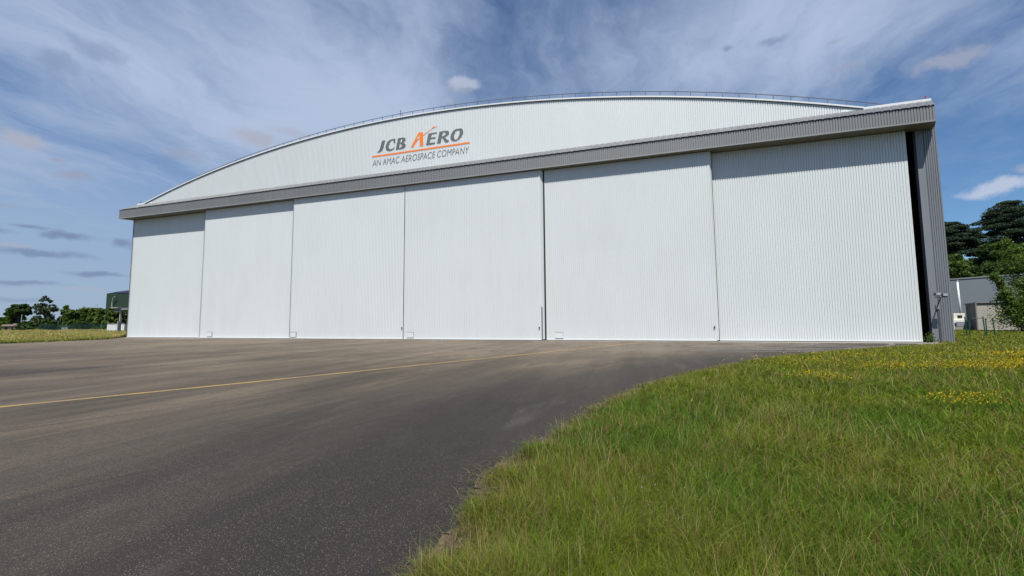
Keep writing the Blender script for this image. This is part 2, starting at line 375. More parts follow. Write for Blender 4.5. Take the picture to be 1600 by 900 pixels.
# concrete door track and yellow taxi line
mb = MB().box(-59.2, 18.3, 32.55, 33.9, -.05, .004); tag(mb.build('door_track_kerb', M_CONC), 'pale concrete strip under the sliding doors', None, None, 'structure')
lp = [(-17.4, -5.6), (-12.34, 5.01), (-11.7, 6.25), (-10.32, 9.05), (-7.45, 15.15), (-4.8, 20.7), (-.3, 30.5), (.6, 32.5)]
mb = MB(); hw = .085
for (x0, y0), (x1, y1) in zip(lp, lp[1:]):
    n = Vector((-(y1-y0), x1-x0)).normalized()*hw
    mb.quad((x0-n.x, y0-n.y, .004), (x1-n.x, y1-n.y, .004), (x1+n.x, y1+n.y, .004), (x0+n.x, y0+n.y, .004))
tag(mb.build('yellow_line', M_LINE), 'worn yellow guide line painted across the asphalt', None, None, 'structure')

# ---------------------------------------------------------------- hangar
XC, RAD, ZA = -20.94, 129.3, 21.44
XL, XR = -58.62, 19.17                                   # gable plane ends
def arch(x): return ZA-RAD+math.sqrt(RAD*RAD-(x-XC)**2)
ZS = 16.15                                              # top of the canopy slope
hg = empty('hangar', (XC, D, 0), 'large white aircraft hangar with arched roof, grey canopy and six tall sliding doors', 'hangar')
def inv(o):                                              # children are modelled in world coordinates
    for c_ in o.children: c_.matrix_parent_inverse = o.matrix_basis.inverted()
ax = [x for x in np.linspace(XC-math.sqrt(2*RAD*(ZA-ZS-.2)), XC+math.sqrt(2*RAD*(ZA-ZS-.2)), 3)]
gx0, gx1 = XL+1.2, XR-3.2
hs = math.sqrt(RAD*RAD-(RAD-(ZA-ZS-.2))**2); gx0, gx1 = XC-hs, XC+hs
sheet('gable_wall', M_GABLE, hg, (gx0, YG), (gx1, YG), ZS-.3, lambda s: arch(gx0+s)-.01, .16, .04)
# curved white verge trim, its shadow line drawn as a dark strip, and the vault behind it
n = 120; trim = MB(); vault = MB(); edge_shade = MB()
for i in range(n):
    x0 = gx0-.4+(gx1-gx0+.8)*i/n; x1 = gx0-.4+(gx1-gx0+.8)*(i+1)/n; z0, z1 = arch(x0), arch(x1)
    trim.quad((x0, YG-.14, z0-.02), (x1, YG-.14, z1-.02), (x1, YG-.14, z1+.09), (x0, YG-.14, z0+.09))
    trim.quad((x0, YG-.14, z0+.09), (x1, YG-.14, z1+.09), (x1, YG+.6, z1+.09), (x0, YG+.6, z0+.09))
    trim.quad((x0, YG+.05, z0-.02), (x1, YG+.05, z1-.02), (x1, YG-.14, z1-.02), (x0, YG-.14, z0-.02))
    vault.quad((x0, YG+.05, z0+.06), (x1, YG+.05, z1+.06), (x1, YG+62, z1+.06), (x0, YG+62, z0+.06))
    edge_shade.quad((x0, YG-.06, z0-.07), (x1, YG-.06, z1-.07), (x1, YG-.06, z1-.02), (x0, YG-.06, z0-.02))
trim.build('roof_edge_trim', M_TRIM, hg); vault.build('roof', M_ROOF, hg); edge_shade.build('roof_edge_shade_line', M_SLOT, hg)
# parapet strips left and right of the arch
MB().box(XL, gx0+.9, YG-.05, YG+.25, ZS+.0, ZS+.18).build('parapet_flashing', M_TRIM, hg); MB().box(gx1-.9, XR, YG-.05, YG+.25, ZS+.0, ZS+.18).build('parapet_flashing', M_TRIM, hg)
# flat side roofs, flanks, back and a dark inside
XF = 19.44
MB().box(XL, gx0+.4, YG+.25, YG+62, ZS-.25, ZS+.02).build('side_roof', M_ROOF, hg); mb = MB().box(gx1-.4, XF, YG+.35, YG+62, ZS-.25, ZS+.02); mb.build('side_roof', M_ROOF, hg)
sheet('side_wall', M_JAMB, hg, (XL-.1, YG+62), (XL-.1, YG+.1), 0, ZS, .3, .04, (-1, 0))
sheet('side_wall', M_JAMB, hg, (XF, YG+.3), (XF, YG+62), 0, ZS, .3, .04, (1, 0))
sheet('rear_wall', M_WHITE, hg, (XF, YG+62), (XL, YG+62), 0, lambda s: max(ZS, arch(XF-s)) if gx0 < XF-s < gx1 else ZS, .3, .04, (0, 1))
mb = MB(); mb.quad((XL, YG+.12, ZB), (XR, YG+.12, ZB), (XR, YG+.12, ZS), (XL, YG+.12, ZS))
mb.quad((XL, YG+.9, 0), (XF-.3, YG+2.2, 0), (XF-.3, YG+2.2, ZB+.4), (XL, YG+.9, ZB+.4)); mb.quad((17.3, YG+.75, 0), (18.9, YG+.75, 0), (18.9, YG+.75, ZS-.3), (17.3, YG+.75, ZS-.3)); mb.build('dark_backing', M_VOID, hg)  # black sheets added behind the doors to keep the gap dark
# canopy: fascia, sloping sheet, soffit, end returns. Both ends run back at a slant
FY = 32.57; FXL, FXR = -59.55, 18.59; BXL, BXR = -58.75, 19.20
sheet('fascia', M_GREY, hg, (FXL, FY+.03), (FXR, FY+.03), ZB+.09, ZT-.10, .16, .042)
mb = MB().box(FXL-.01, FXR+.01, FY-.025, FY+.05, ZB, ZB+.10); mb.build('fascia_drip_trim', M_GREYF, hg)
pr = ribs(FXR-FXL+.1, .48, .03); mb = MB(); L0 = FXR-FXL+.1
for (s0, o0), (s1, o1) in zip(pr, pr[1:]):
    f0 = FXL-.05+s0; f1 = FXL-.05+s1; b0 = BXL+(BXR-BXL)*s0/L0; b1 = BXL+(BXR-BXL)*s1/L0
    mb.quad((f0, FY-.075, ZT-.085+o0), (f1, FY-.075, ZT-.085+o1), (b1, YG+.0, ZS+.03+o1), (b0, YG+.0, ZS+.03+o0))
mb.build('canopy_sheet', M_CANOPY, hg)
mb = MB().quad((FXL, FY+.05, ZB+.01), (FXR, FY+.05, ZB+.01), (BXR, YG+.13, ZB+.01), (BXL, YG+.13, ZB+.01)); mb.build('soffit', M_SOF, hg)
mb = MB().poly([(FXL, FY, ZB), (FXL, FY, ZT-.10), (BXL, YG, ZS-.02), (BXL, YG, ZB)]).build('canopy_end_panel', M_GREY, hg); mb = MB().poly([(FXR, FY, ZB), (BXR, YG, ZB), (BXR, YG, ZS-.02), (FXR, FY, ZT-.10)])
mb.build('canopy_end_panel', M_GREY, hg)
# flat jamb and slanting ribbed pier on the right, dark jamb on the left
mb = MB().box(18.16, 18.56, YG, YG+.3, 0, ZB+.3); mb.build('door_jamb', M_JAMB, hg)
sheet('corner_wall', M_JAMB, hg, (18.56, YG+.03), (XF-.02, YG+.30), 0, ZS-.1, .145, .06, (.285, -.958), .22)
mb = MB().box(18.5, 18.62, YG-.05, YG+.04, .05, 2.35); mb.build('arm_shade_bar', mat('shade_bar_dark', (.06, .065, .08), .5), hg)  # dark bar standing in for the floodlight arm's cast shadow
mb = MB().box(XL-.12, XL+.1, YG-.25, YG+.1, 0, ZB); mb.build('door_jamb', M_SLOT, hg)
# sliding doors
TH = .22
def z_top(i): return ZB-.02
for i in range(6):
    y = D+DOFF[i]; x0, x1 = XS[i], XS[i+1]
    if i == 5: x1 -= .02
    ch = {3: .26, 4: .17}.get(i, 0)                      # bevelled closing edge
    xl = x0+{0: .0, 1: .0, 2: .0, 3: .05, 4: .07, 5: .06}[i]; xr = x1-{0: -.25, 1: -.25, 2: .03, 3: .04, 4: .02, 5: 0}[i]
    dr = sheet('sliding_door', M_WHITE, hg, (xl+.05, y), (xr-ch-.05, y), .10, ZB-.03, .16, (.016, .016, .020, .028, .036, .040)[i])
    pid = 'sliding_door'
    e = MB().box(xl, xl+.05, y-.044, y+TH, .10, ZB-.03)
    if ch:
        e.quad((xr-ch-.05, y-.044, .1), (xr-ch, y-.044, .1), (xr-ch, y-.044, ZB-.03), (xr-ch-.05, y-.044, ZB-.03))
        e.quad((xr-ch, y-.044, .1), (xr, y+ch*1.0, .1), (xr, y+ch*1.0, ZB-.03), (xr-ch, y-.044, ZB-.03))
        e.quad((xr, y+ch, .1), (xr, y+max(TH, ch+.1), .1), (xr, y+max(TH, ch+.1), ZB-.03), (xr, y+ch, ZB-.03))
    else: e.box(xr-.05, xr, y-.044, y+TH, .10, ZB-.03)
    e.box(xl, xr-ch, y-.055, y+TH, .055, .13)
    eo = e.build('edge_flashing', M_TRIM, dr)
    s = MB().box(xl+.02, xr-ch-.02, y+.0, y+.12, -.02, .06); so_ = s.build('bottom_seal', M_DARK, dr)
    s = MB().quad((xl, y+TH, 0), (xr, y+TH, 0), (xr, y+TH, ZB), (xl, y+TH, ZB)); s.build('inner_face', M_INT, dr)
    if i in (1, 2, 3, 4):
        hx = {1: -44.85, 2: -33.25, 3: -20.1, 4: -6.62}[i]
        fw_ = .025 if i < 3 else 0
        ho = MB().box(hx-fw_, hx+.66+fw_, y-.062, y-.02, .13, .69).build('hatch', M_SLOT, dr)
        MB().box(hx-.002, hx+.662, y-.072, y-.063, .19, .655).build('hatch_panel', M_HATCH, ho)
    if i in (1, 2, 3, 4):
        s = MB().tube((xr-.10-ch*1.3, y-.03, 1.06), (xr-.10-ch*1.3, y-.12, 1.06), .055, n=10); s.build('door_lock', M_DARK, dr)
# vertical seals between the doors; the two leftmost are shadow lines made as strips
for k, (x, wd) in enumerate(((XS[1], .03), (XS[2], .03), (XS[3], .085), (XS[4], .10), (XS[5], .13))):
    y = D+max(DOFF[k], DOFF[k+1])-.05 if k != 2 else D+.0
    mb = MB().box(x-wd/2-.0, x+wd/2, y-.02, y+.09, .03, ZB-.03) if k > 1 else MB().box(x-.062, x-.002, D+DOFF[k+1]-.05, D+DOFF[k+1]+.15, .03, ZB-.03); mb.build('door_seal_shade_line', M_DARK if k > 1 else M_SLOT, hg)
mb = MB().box(-7.66, -7.58, D-.10, D-.046, .05, 2.75); mb.build('bumper_strip', M_SLOT, hg)
# roof railing, set back a metre from the gable
rb = MB(); yr = YG+1.0; npost = 66; PX = np.linspace(gx0-1.2, 17.2, npost)
def rz(x):
    return arch(x)+.06
for i, x in enumerate(PX):
    rb.tube((x, yr, rz(x)), (x, yr, rz(x)+1.0), .03, n=6)
    if i:
        p = PX[i-1]
        rb.tube((p, yr, rz(p)+1.0), (x, yr, rz(x)+1.0), .032, n=6, cap=False)
        rb.tube((p, yr, rz(p)+.5), (x, yr, rz(x)+.5), .016, n=5, cap=False)
rb.build('roof_railing', M_RAIL, hg)
# obstruction lights and a mast
def obst(x, y, z, h, red):
    p = MB().tube((x, y, z), (x, y, z+h), .035, n=8); po = p.build('warning_light', M_SLOT, hg)
    p = MB().tube((x, y, z+h), (x, y, z+h+.10), .045, n=10); p.build('lens', mat('red_lens', (.5, .02, .02), .3) if red else M_SLOT, po)
obst(18.95, YG+.1, ZS+.2, .14, True); obst(-58.3, YG+.1, ZS+.2, .16, False); obst(-22.4, YG+1, 21.5, 1.25, False)

# lettering on the gable
def letters(name, polys, m, y, ex=.004):
    cu = bpy.data.curves.new(name, 'CURVE'); cu.dimensions = '2D'; cu.fill_mode = 'BOTH'; cu.extrude = ex
    for pl in polys:
        sp = cu.splines.new('POLY'); sp.points.add(len(pl)-1); sp.use_cyclic_u = True
        for pt, (a, b) in zip(sp.points, pl): pt.co = (a, b, 0, 1)
    o = bpy.data.objects.new(name, cu); me = bpy.data.meshes.new_from_object(o); bpy.data.objects.remove(o)
    me.transform(Matrix.Translation((0, y, 0)) @ Matrix.Rotation(R(90), 4, 'X'))
    return link(name, me, m, hg)
def smooth(p, k=3):
    return p
sx_ = (15.30-24.30)/1.0
def L(p):                                                # traced letter units to metres on the wall
    return [(-24.28+(x-40)*(9.22/1335), 18.29+(283-y)*.00765) for x, y in p]
J = [(115, 135), (167, 135), (160, 165), (146, 210), (136, 242), (122, 264), (98, 279), (62, 286), (40, 286), (45, 273), (64, 263), (78, 244), (90, 210), (103, 170)]
Cc = [(338, 135), (334, 160), (326, 193), (307, 194), (309, 168), (298, 154), (280, 150), (258, 162), (238, 186), (227, 214), (227, 240), (240, 258), (262, 265), (290, 261), (322, 243), (316, 262), (298, 276), (270, 285), (238, 287), (204, 279), (181, 258), (174, 228), (182, 194), (203, 163), (234, 143), (270, 134), (305, 133)]
B1 = [(375, 135), (455, 135), (482, 141), (497, 155), (496, 176), (480, 196), (450, 208), (478, 213), (498, 226), (502, 246), (492, 266), (468, 279), (440, 283), (340, 283), (352, 240), (365, 180)]
B2 = [(422, 152), (440, 154), (449, 166), (444, 184), (430, 195), (410, 199)]; B3 = [(405, 215), (424, 217), (437, 228), (438, 246), (427, 259), (408, 264), (391, 264)]
E1 = [(855, 135), (987, 135), (981, 153), (908, 153), (892, 193), (968, 193), (962, 213), (885, 213), (873, 257), (962, 262), (950, 283), (818, 283), (835, 220)]
R1 = [(1022, 135), (1118, 135), (1150, 141), (1168, 158), (1163, 182), (1142, 201), (1104, 213), (1125, 240), (1146, 256), (1168, 260), (1152, 284), (1118, 284), (1098, 268), (1080, 238), (1062, 214), (1050, 245), (1040, 283), (985, 283), (1000, 230)]
R2 = [(1072, 152), (1102, 153), (1117, 166), (1112, 184), (1092, 196), (1060, 200)]
O1 = [(1278, 133), (1300, 137), (1335, 132), (1360, 146), (1375, 172), (1370, 206), (1352, 238), (1322, 265), (1285, 282), (1248, 286), (1212, 276), (1190, 254), (1187, 224), (1197, 190), (1220, 158), (1250, 140)]
O2 = [(1280, 152), (1258, 172), (1243, 205), (1240, 235), (1247, 256), (1264, 268), (1284, 264), (1302, 245), (1317, 216), (1325, 184), (1320, 163), (1303, 153), (1285, 158)]
for lt in ((J,), (Cc,), (B1, B2, B3), (E1,), (R1, R2), (O1, O2)): letters('sign_letter', [L(p) for p in lt], M_LTR, YG-.047)
A1 = [(700, 105), (768, 105), (772, 150), (775, 220), (779, 283), (722, 283), (721, 182), (690, 200), (655, 234), (621, 283), (580, 283), (640, 194)]
A2 = [(717, 128), (690, 158), (664, 204), (690, 184), (717, 168)]
W1 = [(772, 146), (850, 104), (925, 74), (905, 72), (920, 66), (918, 50), (944, 62), (994, 59), (958, 70), (930, 78), (860, 108), (773, 157)]
letters('company_initial', [L(p) for p in (A1, A2)], M_ORG, YG-.047); letters('aircraft_emblem', [L(W1)], M_ORG, YG-.047)
letters('underline', [[(-24.87, 17.86), (-14.43, 17.86), (-14.43, 18.01), (-24.87, 18.01)]], M_ORG, YG-.047)
tc = bpy.data.curves.new('tagline', 'FONT'); tc.body = 'AN AMAC AEROSPACE COMPANY'; tc.size = 1; tc.shear = .18; tc.extrude = .004; tc.offset = -.008
to = bpy.data.objects.new('tagline', tc); me = bpy.data.meshes.new_from_object(to); bpy.data.objects.remove(to)
co = np.array([v.co[:] for v in me.vertices]); x0, x1, y0, y1 = co[:, 0].min(), co[:, 0].max(), co[:, 1].min(), co[:, 1].max()
for v in me.vertices: v.co = (-24.82+(v.co.x-x0)/(x1-x0)*10.36, YG-.047-v.co.z, 16.95+(v.co.y-y0)/(y1-y0)*.64)
link('tagline', me, mat('tagline_grey', (.13, .14, .15), .6), hg)
bpy.context.view_layer.update()
for o in list(hg.children): o.matrix_parent_inverse = hg.matrix_basis.inverted()

# twin floodlight on a long arm, on the slanting wall
lx, ly, lz = 18.50, YG-.03, 3.0
t = empty('floodlight', (lx, ly, 0), 'twin black floodlight on a long arm fixed to the grey corner wall', 'floodlight')
ox, oy = -.30, -1.1
MB().tube((0, 0, lz-.70), (ox*.8, oy*.8, lz-.05), .035).build('arm', M_SLOT, t)
MB().box(-.09, .09, -.06, .04, lz-.85, lz-.55).build('wall_plate', M_GREYF, t)
for s, dzv in ((-1, .06), (1, 0)):
    cx, cy = ox*.8+s*.17, oy*.8
    h_ = MB().box(cx-.14, cx+.14, cy-.12, cy+.12, lz-.06+dzv, lz+.14+dzv).build('lamp_head', M_SLOT, t, bevel=.02)
    MB().box(cx-.11, cx+.11, cy-.135, cy-.121, lz-.03+dzv, lz+.11+dzv).build('lens', M_METAL, h_)
MB().tube((ox*.8-.3, oy*.8, lz-.09), (ox*.8+.3, oy*.8, lz-.09), .03).build('bracket', M_SLOT, t)

# ---------------------------------------------------------------- vegetation
def vnoise(X, Y, s, seed=0):
    """smooth value noise, numpy"""
    g = np.random.default_rng(seed).random((64, 64)); x = X/s; y = Y/s; xi = np.floor(x).astype(int); yi = np.floor(y).astype(int)
    fx = x-xi; fy = y-yi; fx = fx*fx*(3-2*fx); fy = fy*fy*(3-2*fy)
    a = g[xi % 64, yi % 64]; b = g[(xi+1) % 64, yi % 64]; c_ = g[xi % 64, (yi+1) % 64]; d_ = g[(xi+1) % 64, (yi+1) % 64]
    return (a*(1-fx)+b*fx)*(1-fy)+(c_*(1-fx)+d_*fx)*fy
def edge_dist(X, Y):
    """distance from the verge polyline, coarse"""
    V = np.array(vs)[::6]; out = np.full(len(X), 99.)
    for x, y in V: out = np.minimum(out, np.hypot(X-x, Y-y))
    return out
def blades(X, Y, H, W, lean, tint_b, tint_t, name, label, m=None, droop=.35):
    n = len(X); th = rng.uniform(0, 2*np.pi, n); ph = vnoise(X, Y, .23, 40)*9+vnoise(X, Y, 1.1, 41)*5+rng.normal(0, 1.7, n)
    # facing mostly across the view so that blades show their width
    wx, wy = np.cos(th), np.sin(th); lx_, ly_ = np.cos(ph)*lean, np.sin(ph)*lean
    V = np.zeros((n, 7, 3)); Z0 = -.015
    ts = (0, .38, .74, 1.0); ws = (1, .85, .55, 0)
    for k, (t_, w_) in enumerate(zip(ts, ws)):
        cx = X+lx_*H*(t_**1.9); cy = Y+ly_*H*(t_**1.9); cz = Z0+H*(t_-droop*lean*t_**2.6)
        if k < 3:
            V[:, 2*k] = np.c_[cx-wx*W*w_/2, cy-wy*W*w_/2, cz]; V[:, 2*k+1] = np.c_[cx+wx*W*w_/2, cy+wy*W*w_/2, cz]
        else: V[:, 6] = np.c_[cx, cy, cz]
    tf = np.array([0, 0, .38, .38, .74, .74, 1.])[None, :, None]
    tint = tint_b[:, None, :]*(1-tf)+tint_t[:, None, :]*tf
    o = np_mesh(name, V.reshape(-1, 3), 7, [(0, 1, 3, 2), (2, 3, 5, 4), (4, 5, 6)], m or M_GRASS, tint.reshape(-1, 3))
    return tag(o, label, 'grass', None, 'stuff')
def polar(n, r0, r1, a0, a1):
    r = np.exp(rng.uniform(np.log(r0), np.log(r1), n)); a = np.radians(rng.uniform(a0, a1, n)); return r*np.sin(a), r*np.cos(a), r
# --- tall grass on the right
X, Y, r = polar(900000, 1.25, 75, -48, 60)
Xn = rng.uniform(-1.4, 13, 170000); Yn = rng.uniform(-7, 6, 170000); an = np.degrees(np.arctan2(Xn, Yn)); kn = (an < -48) | (an > 60) | (np.hypot(Xn, Yn) < 1.25)
X = np.r_[X, Xn[kn]]; Y = np.r_[Y, Yn[kn]]; r = np.maximum(np.hypot(X, Y), 3.0*(Y < 1))
k = ~inside_apron(X, Y) & ~((X < XF+.1) & (Y > 33.8)) & (X > -8)
X, Y, r = X[k], Y[k], r[k]
ed = edge_dist(X, Y); n = len(X)
pa = vnoise(X, Y, 1.1, 1)*.5+vnoise(X, Y, .37, 2)*.3+vnoise(X, Y, 3.3, 3)*.2       # patches
pb = vnoise(X+40, Y, 1.9, 4)*.6+vnoise(X, Y, .6, 5)*.4
keep = rng.random(n) < np.clip(.05+(ed-.04)*2.2, 0, 1)*(.75+.25*(vnoise(X, Y, .25, 50) > .3))
X, Y, r, ed, pa, pb = (q[keep] for q in (X, Y, r, ed, pa, pb)); n = len(X)
tf_ = vnoise(X, Y, .19, 44)
H = (.07+.10*pa+.06*tf_+.13*rng.random(n)**1.5)*np.clip(.25+ed*1.1, .25, 1.0)*np.clip(1.25-r*.012, .75, 1.2); W = np.maximum(.0034, r*.00105)*rng.uniform(.6, 1.5, n)
lean = rng.uniform(.1, 1.15, n)
lush = np.clip((pb-.36)*3.5, 0, 1)[:, None]
dry = rng.random(n) < (.05+.22*np.clip((pa-.5)*3, 0, 1)+.45*np.exp(-ed/.22))
g1 = np.array([.095, .195, .010]); g2 = np.array([.168, .222, .016]); st = np.array([.36, .27, .10]); yl = np.array([.265, .305, .026])
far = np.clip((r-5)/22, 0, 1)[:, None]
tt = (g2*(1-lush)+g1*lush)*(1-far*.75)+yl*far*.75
rust = (rng.random(n) < .05)[:, None]
tt = np.where(dry[:, None], st*rng.uniform(.6, 1.05, (n, 1)), tt)*rng.uniform(.65, 1.35, (n, 1)); tt = np.where(rust, np.array([.24, .13, .06]), tt)
tt = tt*(.72+.45*vnoise(X, Y, .09, 51)[:, None])
tb = tt*np.array([.42, .38, .4])  # blade feet darkened: shade between the blades put into the tint
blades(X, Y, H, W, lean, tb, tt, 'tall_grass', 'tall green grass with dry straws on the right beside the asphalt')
# --- seed stalks, straw coloured
X, Y, r = polar(26000, 2.0, 45, -45, 60); k = ~inside_apron(X, Y) & ~((X < XF+.1) & (Y > 33.8)) & (X > -6) & (vnoise(X, Y, 1.3, 8)+rng.random(len(X))*.5 > .72)
X, Y, r = X[k], Y[k], r[k]; n = len(X); ed = edge_dist(X, Y)
tt = np.array([.40, .33, .15])*rng.uniform(.6, 1.15, (n, 1)); tt = np.where((rng.random(n) < .2)[:, None], np.array([.30, .14, .07]), tt)
blades(X, Y, rng.uniform(.22, .46, n)*np.clip(.4+ed, .4, 1), np.maximum(.003, r*.0009), rng.uniform(.05, .5, n), tt*.7, tt, 'grass_stalks', 'thin straw coloured seed stalks rising above the green grass')
# --- dry creeping tufts over the asphalt edge
V_ = np.array([p for p in vs if .5 < p[1] < 20]); ns = 17000; i = rng.integers(0, len(V_), ns); spread = rng.normal(-.03, .14, ns)
k = vnoise(V_[i, 0]*1.0, V_[i, 1], .55, 12) > .36; i, spread = i[k], spread[k]; ns = len(i)
X = V_[i, 0]-spread*1.3+.12; Y = V_[i, 1]+rng.normal(0, .06, ns)
tt = np.array([.30, .24, .12])*rng.uniform(.45, 1.15, (ns, 1)); gm = rng.random(ns) < .35; tt[gm] = np.array([.15, .19, .045])*rng.uniform(.6, 1.2, (gm.sum(), 1))
blades(X, Y, rng.uniform(.03, .13, ns), np.maximum(.004, np.hypot(X, Y)*.0012), rng.uniform(.7, 1.9, ns), tt*.8, tt, 'dry_edge_grass', 'dry matted grass creeping over the asphalt edge', droop=.42)
# --- straw meadow on the left
n = 150000; r = rng.uniform(52, 125, n); a = np.radians(rng.uniform(-78, -52, n)); X, Y = r*np.sin(a), r*np.cos(a)
n2 = 60000; X = np.r_[X, rng.uniform(-62, -52.6, n2)]; Y = np.r_[Y, rng.uniform(8, 36, n2)]
k = ~inside_apron(X, Y) & (X < -52.5) & ~((X > XL-.3) & (Y > 33.4)); X, Y = X[k], Y[k]; n = len(X); r = np.hypot(X, Y)
el_ = np.clip((-53.3-X)/5.0, 0, 1)
H = (.10+.55*el_*vnoise(X, Y, 2.5, 21)+.16*rng.random(n)+.14*el_); W = np.maximum(.01, r*.0013)*rng.uniform(.7, 1.3, n)
gr = (rng.random(n) > .25+.6*el_)[:, None]
tt = np.where(gr, np.array([.17, .21, .035]), np.array([.50, .41, .17]))*rng.uniform(.7, 1.25, (n, 1))
blades(X, Y, H, W, rng.uniform(.1, .6, n), tt*.8, tt, 'meadow_grass', 'dry straw coloured meadow beyond the left edge of the asphalt')
# --- yellow flowers in drifts
cl = [(4.1, 12.1, .55, .22, 260), (4.3, 11.4, .35, .16, 120), (4.6, 14.9, .9, .3, 200), (9.5, 15.4, 2.6, .45, 1500), (11.8, 16.9, 1.8, .4, 1300), (5.2, 9.1, .5, .16, 300), (13.4, 20.2, 2.0, .4, 600),
      (6.6, 14.5, .8, .25, 260), (7.6, 18.7, 2.2, .4, 350), (5.2, 16.5, 1.6, .4, 300), (6.3, 9.4, .8, .3, 20), (15.5, 18.5, 1.6, .8, 260), (3.9, 16.5, 1.2, .6, 60), (16.5, 23, 3.5, 1.5, 200)]
PX_, PY_ = [], []
for cx, cy, sx2, sy2, nn in cl: PX_.append(rng.normal(cx, sx2*.6, int(nn*1.0))); PY_.append(rng.normal(cy, sy2*.75, int(nn*1.0)))
X = np.concatenate(PX_); Y = np.concatenate(PY_); k = ~inside_apron(X, Y); X, Y = X[k], Y[k]; n = len(X); Z = rng.uniform(.20, .37, n)
rr = np.maximum(.015, np.hypot(X, Y)*.0011)*rng.uniform(.7, 1.3, n)
V = np.zeros((n, 5, 3)); tz = rng.normal(0, .35, (n, 2)); 
for j in range(5):
    a = j*2*np.pi/5+rng.uniform(0, 6, 1); cx, cy = np.cos(a)*rr, np.sin(a)*rr; V[:, j] = np.c_[X+cx, Y+cy, Z+cx*tz[:, 0]+cy*tz[:, 1]]
tt = np.repeat(np.array([.66, .46, .01])*rng.uniform(.7, 1.15, (n, 1)), 5, axis=0)
tag(np_mesh('yellow_flowers', V.reshape(-1, 3), 5, [(0, 1, 2, 3, 4)], M_PETAL, tt), 'drifts of small yellow flowers among the grass', 'flowers', None, 'stuff')
# --- white specks of clover and seed heads
X, Y, r = polar(420, 2.5, 14, -5, 50); k = ~inside_apron(X, Y) & (vnoise(X, Y, .8, 30) > .66); X, Y = X[k], Y[k]; n = len(X); Z = rng.uniform(.2, .42, n); rr = rng.uniform(.002, .004, n)
V = np.zeros((n, 4, 3))
for j, (a, b) in enumerate(((-1, 0), (0, -1.4), (1, 0), (0, 1.4))): V[:, j] = np.c_[X+a*rr, Y+rng.normal(0, .002, n), Z+b*rr]
tag(np_mesh('white_flowers', V.reshape(-1, 3), 4, [(0, 1, 2, 3)], M_PETAL, np.full((n*4, 3), .42)), 'tiny white flower heads scattered in the near grass', 'flowers', None, 'stuff')

def leaves(C3, size, colr, var, name, parent, flat=0., clump=None):
    n = len(C3); a = rng.normal(size=(n, 3)); a[:, 2] *= (1-flat); a /= np.linalg.norm(a, axis=1)[:, None]
    b = np.cross(a, rng.normal(size=(n, 3))); b /= np.linalg.norm(b, axis=1)[:, None]
    if flat:
        b[:, 2] *= (1-flat)
    s = size*rng.uniform(.6, 1.4, (n, 1)); V = np.stack([C3-a*s*.6, C3+b*s*.38, C3+a*s*.6, C3-b*s*.38], 1)
    t_ = np.array(colr)*(1+var*rng.normal(size=(n, 1)))
    if clump is not None: t_ = t_*clump[:, None]
    t_ = np.clip(t_, .004, 1)
    return np_mesh(name, V.reshape(-1, 3), 4, [(0, 1, 2, 3)], M_LEAF, np.repeat(t_, 4, axis=0), parent)
def limb(mb, p, q, ra, rb_, seg=3, wob=.06):
    p, q = Vector(p), Vector(q); L_ = (q-p).length; last = p
    for i in range(1, seg+1):
        t_ = i/seg; c_ = p.lerp(q, t_)+(Vector(rng.normal(0, wob*L_, 3)) if i < seg else Vector((0, 0, 0)))
        mb.tube(last, c_, ra+(rb_-ra)*(i-1)/seg, ra+(rb_-ra)*t_, n=7, cap=False); last = c_
def tree(name, x, y, h, wdt, shape, colr, label, group=None, dens=1., leaf=None, base=.05, lumps=None, trunk_r=None, dist=None):
    dist = dist or math.hypot(x, y); leaf = leaf or max(.07, dist*.0036)
    t = empty(name, (x, y, 0), label, 'tree', group)
    rad = wdt/2; tr = trunk_r or max(.07, h*.022); mb = MB(); limb(mb, (0, 0, -.1), (0, 0, h*.6), tr, tr*.45, 4, .01)
    n = lumps or int(46+wdt*4); cs = []
    for i in range(n):
        z = rng.uniform(base, 1.0)**1.15; a = rng.uniform(0, 2*np.pi)
        env = {'round': math.sqrt(max(.02, 1-(2*(z-.48))**2*.95)), 'cone': (1-z)**.75*1.05+.06, 'column': 1.0 if z < .62 else 1.0-(z-.62)*2.1,
               'umbrella': 1.0 if z > .62 else .25, 'wide': (1-.55*z)}[shape]
        zc = z if shape != 'umbrella' else .60+.36*rng.random()
        if shape == 'umbrella': env = 1-((zc-.6)/.4)**2*.5
        rr_ = rad*env*math.sqrt(rng.uniform(.15, 1))*.85; lr = rad*rng.uniform(.20, .38)*(.6+.4*env)
        lz_ = lr*(.75 if shape != 'umbrella' else .35)
        c_ = Vector((rr_*math.cos(a), rr_*math.sin(a), min(h*zc, h-lz_*.9))); cs.append((c_, lr, lz_))
        if i % 2 == 0: limb(mb, (0, 0, max(.1, min(h*.58, c_.z*.7-.1))), c_, tr*.35, tr*.1, 2)
    pts, cl_ = [], []
    for c_, lr, lz_ in cs:
        m_ = int(dens*3.0*(lr*lr)*4/(leaf*leaf*.45)); m_ = max(25, min(m_, 1100))
        u = rng.normal(size=(m_, 3)); u /= np.linalg.norm(u, axis=1)[:, None]; u *= rng.uniform(.45, 1.08, (m_, 1))**.6
        u[:, 2] = np.where((u[:, 2] < -.55) & (shape == 'umbrella'), -u[:, 2]*.6, u[:, 2])
        pts.append(np.array(c_)+u*np.array([lr, lr, lz_])); cl_.append(np.full(m_, rng.uniform(.72, 1.3)))
    mb.build('trunk', M_BARK, t, smooth=True)
    leaves(np.concatenate(pts), leaf, colr, .22, 'crown', t, clump=np.concatenate(cl_)); return t
G_D = (.044, .074, .018); G_M = (.078, .122, .022); G_L = (.105, .145, .028); G_Y = (.110, .125, .030); G_B = (.060, .082, .045)
G1 = 'trees along the far left field edge'
tree('tree', -155, 62.2, 3.4, 4.6, 'round', G_D, 'low dark tree at the far left edge of the field', G1)
